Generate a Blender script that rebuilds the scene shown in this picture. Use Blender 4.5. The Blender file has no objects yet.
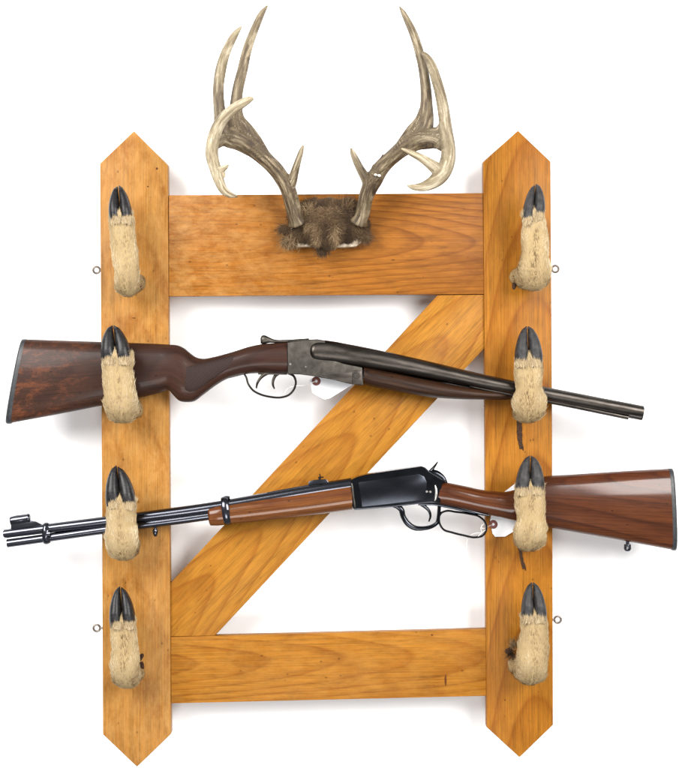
import bpy, bmesh, math, random
from mathutils import Vector, noise
from mathutils.bvhtree import BVHTree

random.seed(7)
S = bpy.context.scene
COL = S.collection
U = 0.0015            # metres per photo pixel on the face of the boards
D = 2.3               # camera distance from the boards
CX, CY = 339.5, 384.0


def V(px, py, h=0.0):
    """photo pixel + height in mm in front of the board faces -> world point"""
    hm = h * 0.001
    f = (D - hm) / D
    return Vector(((px - CX) * U * f, -hm, (CY - py) * U * f))


# ------------------------------------------------------------------ objects
ORG = {}


def empty(name, loc, label, cat):
    o = bpy.data.objects.new(name, None)
    COL.objects.link(o)
    o.empty_display_size = 0.03
    o.location = loc
    o['label'] = label
    o['category'] = cat
    ORG[o] = Vector(loc)
    return o


def obj(name, bm, mats, parent=None, sharp=None, label=None):
    if not isinstance(mats, (list, tuple)):
        mats = [mats]
    c = Vector((0, 0, 0))
    lo = Vector((1e9,) * 3)
    hi = Vector((-1e9,) * 3)
    for v in bm.verts:
        for i in range(3):
            lo[i] = min(lo[i], v.co[i])
            hi[i] = max(hi[i], v.co[i])
    c = (lo + hi) / 2
    for v in bm.verts:
        v.co -= c
    me = bpy.data.meshes.new(name)
    bm.to_mesh(me)
    bm.free()
    for m in mats:
        me.materials.append(m)
    if sharp is not None:
        me.set_sharp_from_angle(angle=math.radians(sharp))
    o = bpy.data.objects.new(name, me)
    COL.objects.link(o)
    if parent is not None:
        o.parent = parent
        o.location = c - ORG[parent]
    else:
        o.location = c
    ORG[o] = c
    if label:
        o['label'] = label
    return o


def new():
    bm = bmesh.new()
    bm.verts.layers.float_vector.new('gco')
    return bm


def lay(bm):
    return bm.verts.layers.float_vector['gco']


# ------------------------------------------------------------------ shapes
def cr(pts, n):
    """smooth curve through tuples of any length (chord-length Hermite, no overshoot at uneven spacing)"""
    m = len(pts)
    d = [max(0.05, math.sqrt(sum((a - b) ** 2 for a, b in zip(pts[i][:3], pts[i + 1][:3])))) for i in range(m - 1)]
    T = []
    for i in range(m):
        if i == 0:
            T.append([(b - a) / d[0] for a, b in zip(pts[0], pts[1])])
        elif i == m - 1:
            T.append([(b - a) / d[-1] for a, b in zip(pts[-2], pts[-1])])
        else:
            T.append([((b - a) / d[i - 1] * d[i] + (c - b) / d[i] * d[i - 1]) / (d[i - 1] + d[i])
                      for a, b, c in zip(pts[i - 1], pts[i], pts[i + 1])])
    out = []
    for i in range(m - 1):
        for k in range(n):
            t = k / n
            t2, t3 = t * t, t * t * t
            h0, h1, h2, h3 = 2 * t3 - 3 * t2 + 1, t3 - 2 * t2 + t, -2 * t3 + 3 * t2, t3 - t2
            out.append(tuple(h0 * a + h1 * d[i] * ta + h2 * b + h3 * d[i] * tb
                             for a, b, ta, tb in zip(pts[i], pts[i + 1], T[i], T[i + 1])))
    out.append(tuple(pts[-1]))
    return out


def tube(bm, pts, n=6, seg=14, ref='Y', closed=False, mod=None, cap=True, mat=0, exp=2.0, smooth=True, off=(0, 0, 0)):
    """pts: (px, py, h_mm, r_px[, rdepth_px]); returns rings"""
    L = lay(bm)
    pts = [tuple(p) if len(p) == 5 else tuple(p) + (p[3],) for p in pts]
    if closed:
        m = len(pts)
        ext = [pts[-2], pts[-1]] + pts + [pts[0], pts[1]]
        sp = cr(ext, n)[2 * n:2 * n + m * n]
    else:
        sp = cr(pts, n) if n > 1 else pts
    P = [V(p[0], p[1], p[2]) for p in sp]
    R = Vector((0, 1, 0)) if ref == 'Y' else Vector((1, 0, 0))
    rings = []
    s = 0
    K = len(P)
    for i in range(K):
        if closed:
            t = P[(i + 1) % K] - P[i - 1]
        else:
            t = P[min(i + 1, K - 1)] - P[max(i - 1, 0)]
        if t.length < 1e-9:
            t = Vector((0, 0, 1))
        t.normalize()
        if i:
            s += (P[i] - P[i - 1]).length
        b = (R - t * R.dot(t)).normalized()
        nn = t.cross(b)
        if ref == 'X':
            a1, a2 = b, nn
        else:
            a1, a2 = nn, b
        r1 = max(sp[i][3], 0.02) * U
        r2 = max(sp[i][4], 0.02) * U
        ring = []
        for j in range(seg):
            a = 2 * math.pi * j / seg
            c, q = math.cos(a), math.sin(a)
            ce = math.copysign(abs(c) ** (2 / exp), c)
            qe = math.copysign(abs(q) ** (2 / exp), q)
            k = mod(s, a, i / (K - 1 if K > 1 else 1)) if mod else 1.0
            co = P[i] + a1 * (r1 * ce * k) + a2 * (r2 * qe * k)
            v = bm.verts.new(co)
            v[L] = Vector((s + off[0], r1 * c + off[1], r2 * q + off[2]))
            ring.append(v)
        rings.append(ring)
    for i in range(K if closed else K - 1):
        A, B = rings[i], rings[(i + 1) % K]
        for j in range(seg):
            f = bm.faces.new((A[j], A[(j + 1) % seg], B[(j + 1) % seg], B[j]))
            f.smooth = smooth
            f.material_index = mat
    if cap and not closed:
        for r, rev in ((rings[0], True), (rings[-1], False)):
            f = bm.faces.new(list(reversed(r)) if rev else r)
            f.material_index = mat
    return rings


def loft(bm, st, n=6, seg=28, hc=24.0, exp=2.4, off=(0, 0, 0), mat=0, mod=None, endround=0.0):
    """stations (tx,ty,bx,by,halfdepth_mm[,h centre]) -> closed body"""
    L = lay(bm)
    st = [tuple(p) if len(p) == 6 else tuple(p) + (hc,) for p in st]
    sp = cr(st, n)
    rings = []
    s = 0
    prev = None
    K = len(sp)
    for i, (tx, ty, bx, by, w, h0) in enumerate(sp):
        cx, cy = (tx + bx) / 2, (ty + by) / 2
        hx, hy = (tx - bx) / 2, (ty - by) / 2
        C = V(cx, cy, h0)
        if prev is not None:
            s += (C - prev).length
        prev = C
        ring = []
        for j in range(seg):
            a = 2 * math.pi * j / seg
            c, q = math.cos(a), math.sin(a)
            ce = math.copysign(abs(c) ** (2 / exp), c)
            qe = math.copysign(abs(q) ** (2 / exp), q)
            k = mod(s, a, i / (K - 1)) if mod else 1.0
            hh = h0 + w * ce * k
            P0 = V(cx + hx * qe * k, cy + hy * qe * k, h0)
            P0.y = -hh * 0.001
            v = bm.verts.new(P0)
            v[L] = Vector((C.x + off[0], C.z * 0.04 + math.hypot(hx, hy) * U * qe + off[1], w * 0.001 * ce + off[2]))
            ring.append(v)
        rings.append(ring)
    for i in range(K - 1):
        A, B = rings[i], rings[i + 1]
        for j in range(seg):
            f = bm.faces.new((A[j], B[j], B[(j + 1) % seg], A[(j + 1) % seg]))
            f.smooth = True
            f.material_index = mat
    for r in (rings[0], rings[-1]):
        f = bm.faces.new(r)
        f.material_index = mat
    bmesh.ops.recalc_face_normals(bm, faces=bm.faces[:])
    return rings


def prism(bm, poly, hf, hb, along=(1, 0), bev=1.2, seg=2, off=(0, 0, 0), wob=0.0):
    """px polygon extruded straight back from hf to hb (mm)"""
    L = lay(bm)
    pts = [V(p[0], p[1], hf) for p in poly]
    F = [bm.verts.new(p) for p in pts]
    B = [bm.verts.new(Vector((p.x, -hb * 0.001, p.z))) for p in pts]
    n = len(F)
    new_faces = [bm.faces.new(F), bm.faces.new(list(reversed(B)))]
    for i in range(n):
        new_faces.append(bm.faces.new((F[i], B[i], B[(i + 1) % n], F[(i + 1) % n])))
    bmesh.ops.recalc_face_normals(bm, faces=bm.faces[:])
    if bev > 0:
        ed = set()
        for f in new_faces:
            ed.update(f.edges)
        bmesh.ops.bevel(bm, geom=list(ed), offset=bev * 0.001, segments=seg, profile=0.6, affect='EDGES', clamp_overlap=True)
    a = Vector((along[0], 0, along[1])).normalized()
    c = Vector((-a.z, 0, a.x))
    o = sum(pts, Vector()) / n
    for v in bm.verts:
        if v[L].length < 1e-9:
            d = v.co - o
            v[L] = Vector((d.dot(a) + off[0], d.dot(c) + off[1], d.y + off[2]))
    for f in bm.faces:
        f.smooth = True


def disc(bm, px, py, h0, h1, r, seg=18, bev=0.4, mat=0):
    """short cylinder facing the viewer, r in px, heights in mm"""
    L = lay(bm)
    prof = [(r, h0), (r, h1 - bev), (r - bev / 1.5, h1)]
    prev = None
    c = V(px, py, h1)
    for rr, h in prof:
        ring = []
        for j in range(seg):
            a = 2 * math.pi * j / seg
            v = bm.verts.new(Vector((c.x + rr * U * math.cos(a), -h * 0.001, c.z + rr * U * math.sin(a))))
            v[L] = v.co
            ring.append(v)
        if prev:
            for j in range(seg):
                f = bm.faces.new((prev[j], prev[(j + 1) % seg], ring[(j + 1) % seg], ring[j]))
                f.smooth = True
                f.material_index = mat
        prev = ring
    f = bm.faces.new(prev)
    f.material_index = mat


def hair(bm, base, nrm, direc, ln, wd, lift, tone, mat=0, curl=0.0, jit=0.18):
    """one tapered, bent hair blade"""
    L = lay(bm)
    d = (direc + nrm * lift)
    if d.length < 1e-6:
        return
    d.normalize()
    rnd = Vector((random.gauss(0, 1), random.gauss(0, 1), random.gauss(0, 1))) * jit
    d = (d + rnd).normalized()
    d2 = (d * 0.8 + direc * (0.5) - nrm * 0.10 + rnd * curl).normalized()
    side = d.cross(Vector((0, -1, 0)))
    if side.length < 0.1:
        side = d.cross(Vector((1, 0, 0)))
    side.normalize()
    b0 = base - nrm * 0.0006
    m = b0 + d * ln * 0.5
    t = m + d2 * ln * 0.5
    w = wd * 0.5
    vs = [bm.verts.new(p) for p in (b0 - side * w, b0 + side * w, m + side * w * 0.8, m - side * w * 0.8, t)]
    for v, k in zip(vs, (0, 0, 0.5, 0.5, 1)):
        v[L] = Vector((tone, k, 7.0))
    f = bm.faces.new((vs[0], vs[1], vs[2], vs[3]))
    f.material_index = mat
    f.smooth = True
    f = bm.faces.new((vs[3], vs[2], vs[4]))
    f.material_index = mat
    f.smooth = True


def fur_faces(bm, faces, count, dirf, ln, wd, lift, mat=0, tonef=None, curl=0.3, jit=0.18, clm=0.25):
    areas = [f.calc_area() for f in faces]
    bm.normal_update()
    data = [(f.calc_center_median(), [v.co.copy() for v in f.verts], f.normal.copy()) for f in faces]
    for c, vs, nr in random.choices(data, weights=areas, k=count):
        if len(vs) == 4:
            a, b = random.random(), random.random()
            p = vs[0].lerp(vs[1], a).lerp(vs[3].lerp(vs[2], a), b)
        else:
            a, b = random.random(), random.random()
            if a + b > 1:
                a, b = 1 - a, 1 - b
            p = vs[0] + (vs[1] - vs[0]) * a + (vs[2] - vs[0]) * b
        d = dirf(p, nr)
        d = d - nr * d.dot(nr)
        if d.length < 1e-6:
            continue
        d.normalize()
        clump = noise.noise(p * 160) * clm
        hair(bm, p, nr, (d + Vector((clump, 0, 0))).normalized(), ln * random.uniform(0.55, 1.3), wd * random.uniform(.7, 1.3),
             lift * random.uniform(0.5, 1.5), tonef(p) if tonef else random.random(), mat, curl, jit)


# ------------------------------------------------------------------ materials
class N:
    def __init__(s, name):
        s.m = bpy.data.materials.new(name)
        s.m.use_nodes = True
        s.t = s.m.node_tree
        s.b = s.t.nodes['Principled BSDF']

    def n(s, typ, **kw):
        nd = s.t.nodes.new(typ)
        for k, v in kw.items():
            setattr(nd, k, v)
        return nd

    def l(s, a, b):
        s.t.links.new(a, b)

    def set(s, nd, k, v):
        if isinstance(v, bpy.types.NodeSocket):
            s.l(v, nd.inputs[k])
        else:
            nd.inputs[k].default_value = v

    def math(s, op, a, b=0.0, c=None, clamp=False):
        nd = s.n('ShaderNodeMath', operation=op)
        nd.use_clamp = clamp
        s.set(nd, 0, a)
        s.set(nd, 1, b)
        if c is not None:
            s.set(nd, 2, c)
        return nd.outputs[0]

    def gco(s):
        return s.n('ShaderNodeAttribute', attribute_name='gco').outputs['Vector']

    def vmul(s, v, k):
        nd = s.n('ShaderNodeVectorMath', operation='MULTIPLY')
        s.set(nd, 0, v)
        s.set(nd, 1, k)
        return nd.outputs[0]

    def vadd(s, v, k):
        nd = s.n('ShaderNodeVectorMath', operation='ADD')
        s.set(nd, 0, v)
        s.set(nd, 1, k)
        return nd.outputs[0]

    def noise(s, v, scale=1.0, detail=3.0, rough=0.55, dist=0.0):
        nd = s.n('ShaderNodeTexNoise')
        s.set(nd, 'Vector', v)
        nd.inputs['Scale'].default_value = scale
        nd.inputs['Detail'].default_value = detail
        nd.inputs['Roughness'].default_value = rough
        nd.inputs['Distortion'].default_value = dist
        return nd.outputs[0]

    def ramp(s, f, stops, interp='LINEAR'):
        nd = s.n('ShaderNodeValToRGB')
        nd.color_ramp.interpolation = interp
        e = nd.color_ramp.elements
        while len(e) < len(stops):
            e.new(0.5)
        for i, (p, c) in enumerate(stops):
            e[i].position = p
            e[i].color = (c[0], c[1], c[2], 1) if not isinstance(c, (int, float)) else (c, c, c, 1)
        s.l(f, nd.inputs[0])
        return nd.outputs[0]

    def mix(s, f, a, b, mode='MIX'):
        nd = s.n('ShaderNodeMix', data_type='RGBA', blend_type=mode)
        s.set(nd, 0, f)
        for i, x in ((6, a), (7, b)):
            if not isinstance(x, bpy.types.NodeSocket):
                x = (x[0], x[1], x[2], 1)
            s.set(nd, i, x)
        return nd.outputs[2]

    def bump(s, h, strength=0.2, dist=0.001, normal=None):
        nd = s.n('ShaderNodeBump')
        nd.inputs['Strength'].default_value = strength
        nd.inputs['Distance'].default_value = dist
        s.l(h, nd.inputs['Height'])
        if normal:
            s.l(normal, nd.inputs['Normal'])
        return nd.outputs[0]


def wood(name, early, late, spacing=0.007, v0=0.02, w0=0.05, slope=0.05, wav=0.012, fibre=0.3, blotch=0.35, blotchcol=(0.30, 0.12, 0.03),
         rough=0.42, coat=0.0, scuff=0.0, scuffcol=(0.75, 0.5, 0.25), late_w=0.8, fs=1.0, seed=0.0, stain=None, spec=0.4, mott=0.22, scl=(0.42, 0.70)):
    M = N(name)
    g = M.vadd(M.gco(), (seed * 3.1, 0, 0))
    warp = M.noise(M.vmul(g, (3.0, 9.0, 9.0)), 1.0, 2.0, 0.5)
    warp2 = M.noise(M.vmul(g, (14.0, 60.0, 60.0)), 1.0, 2.0, 0.5)
    sep = M.n('ShaderNodeSeparateXYZ')
    M.l(g, sep.inputs[0])
    u = sep.outputs[0]
    v = M.math('ADD', sep.outputs[1], M.math('MULTIPLY', M.math('SUBTRACT', warp, 0.5), wav * 2))
    v = M.math('ADD', v, M.math('MULTIPLY', M.math('SUBTRACT', warp2, 0.5), 0.004))
    dv = M.math('SUBTRACT', v, v0)
    u0 = M.math('SUBTRACT', u, seed * 3.1)
    ul = M.math('MULTIPLY', u0, slope)
    dw = M.math('ADD', M.math('ADD', sep.outputs[2], w0), ul)
    r = M.math('SQRT', M.math('ADD', M.math('MULTIPLY', dv, dv), M.math('MULTIPLY', dw, dw)))
    fr = M.math('FRACT', M.math('DIVIDE', r, spacing))
    ring = M.ramp(fr, [(0.0, 0.30), (0.06, 0.04), (0.50, 0.10), (late_w, 0.55), (0.93, 1.0), (1.0, 0.30)])
    vary = M.noise(M.vmul(g, (2.0, 25.0, 25.0)), 1.0, 2.0)
    ring = M.math('MULTIPLY', ring, M.math('MULTIPLY_ADD', vary, 1.1, 0.2), clamp=True)
    if stain:
        ring = M.math('MULTIPLY', ring, M.math('SUBTRACT', 1.0, M.math('MULTIPLY', M.math('MULTIPLY_ADD', u0, stain[0], stain[1], clamp=True), 0.75)))
    col = M.mix(ring, early, late)
    fib = M.noise(M.vmul(g, (6.0, 700.0 * fs, 700.0 * fs)), 1.0, 3.0, 0.6)
    fibc = M.ramp(fib, [(0.30, 1.0 - fibre), (0.55, 1.0), (0.8, 1.0 + fibre * 0.25)])
    col = M.mix(1.0, col, fibc, 'MULTIPLY')
    pores = M.noise(M.vmul(g, (40.0, 1500.0 * fs, 1500.0 * fs)), 1.0, 1.0, 0.5)
    porec = M.ramp(pores, [(0.26, 0.50), (0.40, 1.0)])
    col = M.mix(min(1.0, fibre * 1.6), col, porec, 'MULTIPLY')
    if blotch > 0:
        bl = M.noise(M.vmul(g, (9.0, 16.0, 16.0)), 1.0, 5.0, 0.62, 0.6)
        blf = M.ramp(bl, [(0.48, 0.0), (0.72, blotch)])
        col = M.mix(blf, col, blotchcol)
    if scuff > 0:
        sc = M.noise(M.vmul(M.vadd(g, (5, 3, 1)), (26.0, 48.0, 48.0)), 1.0, 9.0, 0.78, 0.3)
        scf = M.ramp(sc, [(scl[0], 0.0), (scl[1], scuff)])
        if stain:
            side = M.math('MULTIPLY_ADD', u0, stain[0], stain[1], clamp=True)
            scf = M.math('MULTIPLY', scf, side)
        col = M.mix(scf, col, scuffcol)
    # fine mottling of the grain
    mo = M.noise(M.vmul(M.vadd(g, (2, 7, 4)), (24.0, 130.0, 130.0)), 1.0, 6.0, 0.7, 0.3)
    col = M.mix(1.0, col, M.ramp(mo, [(0.28, 1.0 - mott), (0.5, 1.0), (0.75, 1.0 + mott * 0.6)]), 'MULTIPLY')
    # a few long scratches and handling marks
    sv = M.noise(M.vmul(M.vadd(g, (1, 9, 2)), (7.0, 420.0, 420.0)), 1.0, 1.0, 0.4)
    sk = M.noise(M.vmul(M.vadd(g, (8, 1, 5)), (30.0, 40.0, 40.0)), 1.0, 2.0, 0.5)
    scr = M.math('MULTIPLY', M.ramp(sv, [(0.70, 0.0), (0.76, 0.5)]), M.ramp(sk, [(0.50, 0.0), (0.60, 1.0)]))
    col = M.mix(scr, col, tuple(x * 0.3 for x in late))
    # dings: tiny dark specks
    vor = M.n('ShaderNodeTexVoronoi')
    M.l(M.vmul(g, (38, 55, 55)), vor.inputs['Vector'])
    vor.inputs['Scale'].default_value = 1.0
    sp = M.ramp(vor.outputs['Distance'], [(0.04, 0.6), (0.10, 0.0)])
    col = M.mix(sp, col, tuple(x * 0.25 for x in late))
    M.l(col, M.b.inputs['Base Color'])
    rg = M.math('MULTIPLY_ADD', warp2, 0.2, rough - 0.1)
    M.l(rg, M.b.inputs['Roughness'])
    M.b.inputs['Specular IOR Level'].default_value = spec
    M.b.inputs['Coat Weight'].default_value = coat
    M.b.inputs['Coat Roughness'].default_value = 0.11
    hh = M.math('ADD', M.math('MULTIPLY', fib, 0.6), M.math('MULTIPLY', ring, 0.3))
    M.l(M.bump(hh, 0.25, 0.0005), M.b.inputs['Normal'])
    return M.m


def simple(name, c1, c2, scale=120, rough=0.5, metal=0.0, bump=0.1, stretch=(1, 1, 1), spec=0.5, coat=0.0, detail=4, lo=0.35, hi=0.65, rvar=0.15):
    M = N(name)
    g = M.vmul(M.gco(), stretch)
    f = M.noise(g, scale, detail, 0.6)
    col = M.ramp(f, [(lo, c1), (hi, c2)])
    M.l(col, M.b.inputs['Base Color'])
    f2 = M.noise(g, scale * 0.37, 3, 0.6)
    M.l(M.math('MULTIPLY_ADD', f2, rvar * 2, rough - rvar), M.b.inputs['Roughness'])
    M.b.inputs['Metallic'].default_value = metal
    M.b.inputs['Specular IOR Level'].default_value = spec
    M.b.inputs['Coat Weight'].default_value = coat
    if bump > 0:
        M.l(M.bump(f, bump, 0.0006), M.b.inputs['Normal'])
    return M.m


def fur_mat(name, stops, skin):
    """hair: gco = (tone, root-tip, 7); skin under it has other z"""
    M = N(name)
    g = M.gco()
    sep = M.n('ShaderNodeSeparateXYZ')
    M.l(g, sep.inputs[0])
    ishair = M.math('GREATER_THAN', sep.outputs[2], 3.0)
    c = M.ramp(sep.outputs[0], stops)
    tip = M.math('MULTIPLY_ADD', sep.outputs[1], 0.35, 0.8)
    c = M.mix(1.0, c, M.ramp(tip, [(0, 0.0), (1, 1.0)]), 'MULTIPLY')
    col = M.mix(ishair, skin, c)
    M.l(col, M.b.inputs['Base Color'])
    M.b.inputs['Roughness'].default_value = 0.75
    M.b.inputs['Specular IOR Level'].default_value = 0.15
    return M.m


PINE_E = (0.56, 0.235, 0.052)
PINE_L = (0.40, 0.135, 0.022)
M_post_l = wood('honey_pine_pale', (0.344, 0.155, 0.0323), (0.237, 0.085, 0.0114), spacing=0.0046, v0=0.012, w0=0.55, slope=0.035, wav=0.007, seed=1.3,
                scuff=0.65, scuffcol=(0.413, 0.226, 0.0693), blotch=0.6, blotchcol=(0.185, 0.057, 0.0076), fibre=0.34, mott=0.24, spec=0.10)
M_post_r = wood('honey_pine_warm', (0.327, 0.127, 0.0133), (0.202, 0.061, 0.0047), spacing=0.0042, v0=-0.025, w0=0.40, slope=0.035, wav=0.008, seed=2.7,
                blotch=0.6, blotchcol=(0.168, 0.049, 0.0038), fibre=0.40, mott=0.24, spec=0.10)
M_rail_t = wood('worn_pine', (0.262, 0.093, 0.0104), (0.129, 0.035, 0.0029), spacing=0.0062, v0=0.004, w0=0.050, slope=0.08, wav=0.014, seed=3.9,
                scuff=0.9, scuffcol=(0.387, 0.204, 0.0627), stain=(-3.4, 0.22), blotch=0.85, blotchcol=(0.120, 0.035, 0.0038), rough=0.42, fibre=0.36, mott=0.28, spec=0.10)
M_rail_b = wood('amber_pine', (0.310, 0.122, 0.0123), (0.194, 0.060, 0.0038), spacing=0.0065, v0=0.01, w0=0.07, slope=0.06, wav=0.014, seed=5.2,
                blotch=0.6, blotchcol=(0.155, 0.046, 0.0038), scuff=0.35, scuffcol=(0.353, 0.178, 0.0380), fibre=0.36, mott=0.26, spec=0.10)
M_brace = wood('golden_pine', (0.331, 0.139, 0.0152), (0.219, 0.073, 0.0057), spacing=0.0060, v0=0.006, w0=0.14, slope=0.06, wav=0.013, seed=6.6,
               blotch=0.6, blotchcol=(0.181, 0.057, 0.0047), fibre=0.36, mott=0.26, spec=0.10)
M_walnut_old = wood('worn_walnut', (0.036, 0.0145, 0.0085), (0.013, 0.0055, 0.004), spacing=0.010, v0=0.01, w0=0.12, slope=0.08, wav=0.01, seed=8.1,
                    blotch=0.6, blotchcol=(0.024, 0.008, 0.006), scuff=0.75, scuffcol=(0.17, 0.050, 0.017), scl=(0.50, 0.66), stain=(-5.0, 0.55), rough=0.42, fs=0.8, coat=0.08, spec=0.15)
M_walnut_fore = wood('dark_walnut', (0.034, 0.0145, 0.007), (0.008, 0.004, 0.003), spacing=0.006, v0=0.01, w0=0.07, slope=0.08, wav=0.01, seed=9.4, spec=0.15,
                     blotch=0.6, blotchcol=(0.010, 0.005, 0.004), rough=0.42, fs=0.8)
M_walnut_red = wood('polished_walnut', (0.080, 0.0225, 0.0062), (0.034, 0.0085, 0.003), spacing=0.0055, v0=0.01, w0=0.09, slope=0.03, wav=0.006, seed=11.2,
                    blotch=0.55, blotchcol=(0.045, 0.011, 0.006), rough=0.34, spec=0.08, coat=0.5, fs=0.8, fibre=0.45)
M_walnut_red2 = wood('polished_walnut_light', (0.140, 0.048, 0.0115), (0.066, 0.019, 0.005), spacing=0.0085, v0=0.01, w0=0.09, slope=0.03, wav=0.006, seed=12.9, mott=0.3,
                     blotch=0.7, blotchcol=(0.085, 0.022, 0.008), rough=0.34, spec=0.08, coat=0.5, fs=0.8, fibre=0.45)
M_checker = simple('checkered_walnut', (0.016, 0.009, 0.007), (0.040, 0.022, 0.016), 260, 0.6, bump=0.3)
M_blue = simple('blued_steel', (0.066, 0.068, 0.082), (0.095, 0.098, 0.115), 60, 0.19, 1.0, 0.0, (0.3, 1.5, 1.5), rvar=0.05)
M_black = simple('black_receiver_steel', (0.024, 0.026, 0.031), (0.042, 0.044, 0.051), 60, 0.13, 1.0, 0.0, (0.5, 1, 1), rvar=0.06)
M_plate = simple('polished_side_plate', (0.020, 0.022, 0.027), (0.044, 0.048, 0.057), 25, 0.24, 1.0, 0.0, (0.5, 1, 1), rvar=0.1, lo=0.3, hi=0.75, detail=7)
M_brown = simple('browned_steel', (0.032, 0.027, 0.023), (0.078, 0.068, 0.060), 80, 0.38, 1.0, 0.0, (0.3, 1.5, 1.5), rvar=0.08)
M_case = simple('worn_grey_steel', (0.036, 0.032, 0.027), (0.088, 0.079, 0.068), 90, 0.42, 0.9, 0.03, rvar=0.12, lo=0.3, hi=0.7, detail=8)
M_bright = simple('bright_steel', (0.35, 0.33, 0.30), (0.55, 0.53, 0.5), 200, 0.3, 1.0, 0.05)
M_rubber = simple('black_butt_plate', (0.010, 0.011, 0.013), (0.022, 0.024, 0.028), 200, 0.45, 0, 0.1)
M_paper = simple('white_paper', (0.78, 0.78, 0.80), (0.84, 0.84, 0.86), 60, 0.75, 0, 0.03, spec=0.2)
M_eyelet = simple('brown_eyelet', (0.10, 0.025, 0.018), (0.19, 0.055, 0.04), 300, 0.6, 0, 0.1)
M_string = simple('white_string', (0.7, 0.68, 0.64), (0.85, 0.83, 0.8), 600, 0.8, 0, 0.2)
M_eye = simple('rusty_wire', (0.10, 0.085, 0.07), (0.24, 0.20, 0.17), 300, 0.45, 0.7, 0.1)
M_bone_white = simple('chalky_white', (0.50, 0.47, 0.40), (0.68, 0.65, 0.58), 400, 0.7, 0, 0.2)
M_hide = simple('dry_hide', (0.018, 0.008, 0.005), (0.055, 0.026, 0.012), 300, 0.75, 0, 0.3, spec=0.2)
M_hoof = simple('black_hoof', (0.004, 0.004, 0.005), (0.018, 0.016, 0.016), 170, 0.38, 0, 0.6, (1.6, .5, .5), rvar=0.15, detail=8, spec=0.28)
M_hoof_grey = simple('dull_grey_hoof', (0.010, 0.010, 0.011), (0.040, 0.037, 0.036), 170, 0.55, 0, 0.45, (0.9, .7, .7), rvar=0.15, detail=8, spec=0.28)
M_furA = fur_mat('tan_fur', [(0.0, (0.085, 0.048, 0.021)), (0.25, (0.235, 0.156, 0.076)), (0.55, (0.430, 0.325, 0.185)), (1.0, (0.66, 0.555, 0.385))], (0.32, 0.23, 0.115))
M_furB = fur_mat('skull_fur', [(0.0, (0.028, 0.018, 0.012)), (0.4, (0.062, 0.036, 0.018)), (0.75, (0.145, 0.092, 0.047)), (1.0, (0.36, 0.255, 0.145))], (0.05, 0.03, 0.018))
M_bone = simple('skull_bone', (0.26, 0.19, 0.12), (0.50, 0.42, 0.32), 160, 0.6, 0, 0.3)

# antler: brown grey stained beam fading to ivory by the 3rd gco channel (1 = tip)
M = N('antler')
g = M.gco()
sep = M.n('ShaderNodeSeparateXYZ')
M.l(g, sep.inputs[0])
st = M.noise(M.vmul(g, (24.0, 210.0, 0.0)), 1.0, 7.0, 0.72)
bl = M.noise(M.vmul(g, (40.0, 70.0, 0.0)), 1.0, 5.0, 0.65)
darkc = M.ramp(st, [(0.36, (0.026, 0.016, 0.009)), (0.50, (0.085, 0.057, 0.030)), (0.66, (0.31, 0.245, 0.155))])
palec = M.ramp(st, [(0.33, (0.105, 0.075, 0.042)), (0.50, (0.32, 0.26, 0.165)), (0.64, (0.58, 0.52, 0.39))])
k = M.math('ADD', sep.outputs[2], M.math('MULTIPLY', M.math('SUBTRACT', bl, 0.5), 0.9), clamp=True)
col = M.mix(k, darkc, palec)
gr = M.ramp(bl, [(0.48, 0.0), (0.68, 0.55)])
col = M.mix(gr, col, (0.13, 0.10, 0.05))
M.l(col, M.b.inputs['Base Color'])
M.b.inputs['Roughness'].default_value = 0.55
M.b.inputs['Specular IOR Level'].default_value = 0.35
M.l(M.bump(M.math('ADD', st, M.math('MULTIPLY', bl, 0.4)), 0.7, 0.002), M.b.inputs['Normal'])
M_antler = M.m

# ------------------------------------------------------------------ setting
bm = new()
prism(bm, [(-3000, -2600), (3700, -2600), (3700, 3400), (-3000, 3400)], -70, -90, bev=0)
M = N('white_wall_paint')
f = M.noise(M.gco(), 1.6, 3, 0.5)
M.l(M.ramp(f, [(0.3, (0.91, 0.91, 0.92)), (0.7, (0.93, 0.93, 0.935))]), M.b.inputs['Base Color'])
M.b.inputs['Roughness'].default_value = 0.9
f2 = M.noise(M.gco(), 500, 2, 0.5)
M.l(M.bump(f2, 0.03, 0.0004), M.b.inputs['Normal'])
wall = obj('wall', bm, M.m)
wall['kind'] = 'structure'

# ------------------------------------------------------------------ rack
rack = empty('gun_rack', V(336, 767, 0),
             'honey brown wooden rack of pointed posts, rails and a diagonal brace with deer foot hooks', 'gun rack')
TH = -20
bm = new()
prism(bm, [(134, 131), (168, 165), (169, 400), (171, 734), (137, 767), (103, 734.5), (101.5, 400), (100, 163.5)], 0, TH, (0.004, 1), 1.3)
obj('post', bm, M_post_l, rack, 35)
bm = new()
prism(bm, [(518, 130.5), (550.5, 161.5), (552, 400), (553, 725), (519.5, 757.5), (486.5, 727), (485, 400), (483, 162)], 0, TH, (-0.004, 1), 1.3)
obj('post', bm, M_post_r, rack, 35)
bm = new()
prism(bm, [(168.6, 195.2), (483.2, 193), (485.0, 294), (168.9, 296.3)], -3, -20, (1, 0), 1.0)
obj('rail', bm, M_rail_t, rack, 35)
bm = new()
prism(bm, [(170.8, 637), (486.2, 629), (486.6, 696), (171.2, 703.5)], -3, -20, (1, 0.02), 1.0)
obj('rail', bm, M_rail_b, rack, 35)
bm = new()
prism(bm, [(437.5, 295.2), (484.7, 294.6), (485.0, 347.5), (215, 635.8), (170.4, 636.5), (170.1, 583.5)], -5, -20, (1, 1.02), 1.0)
obj('diagonal_brace', bm, M_brace, rack, 35)

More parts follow.
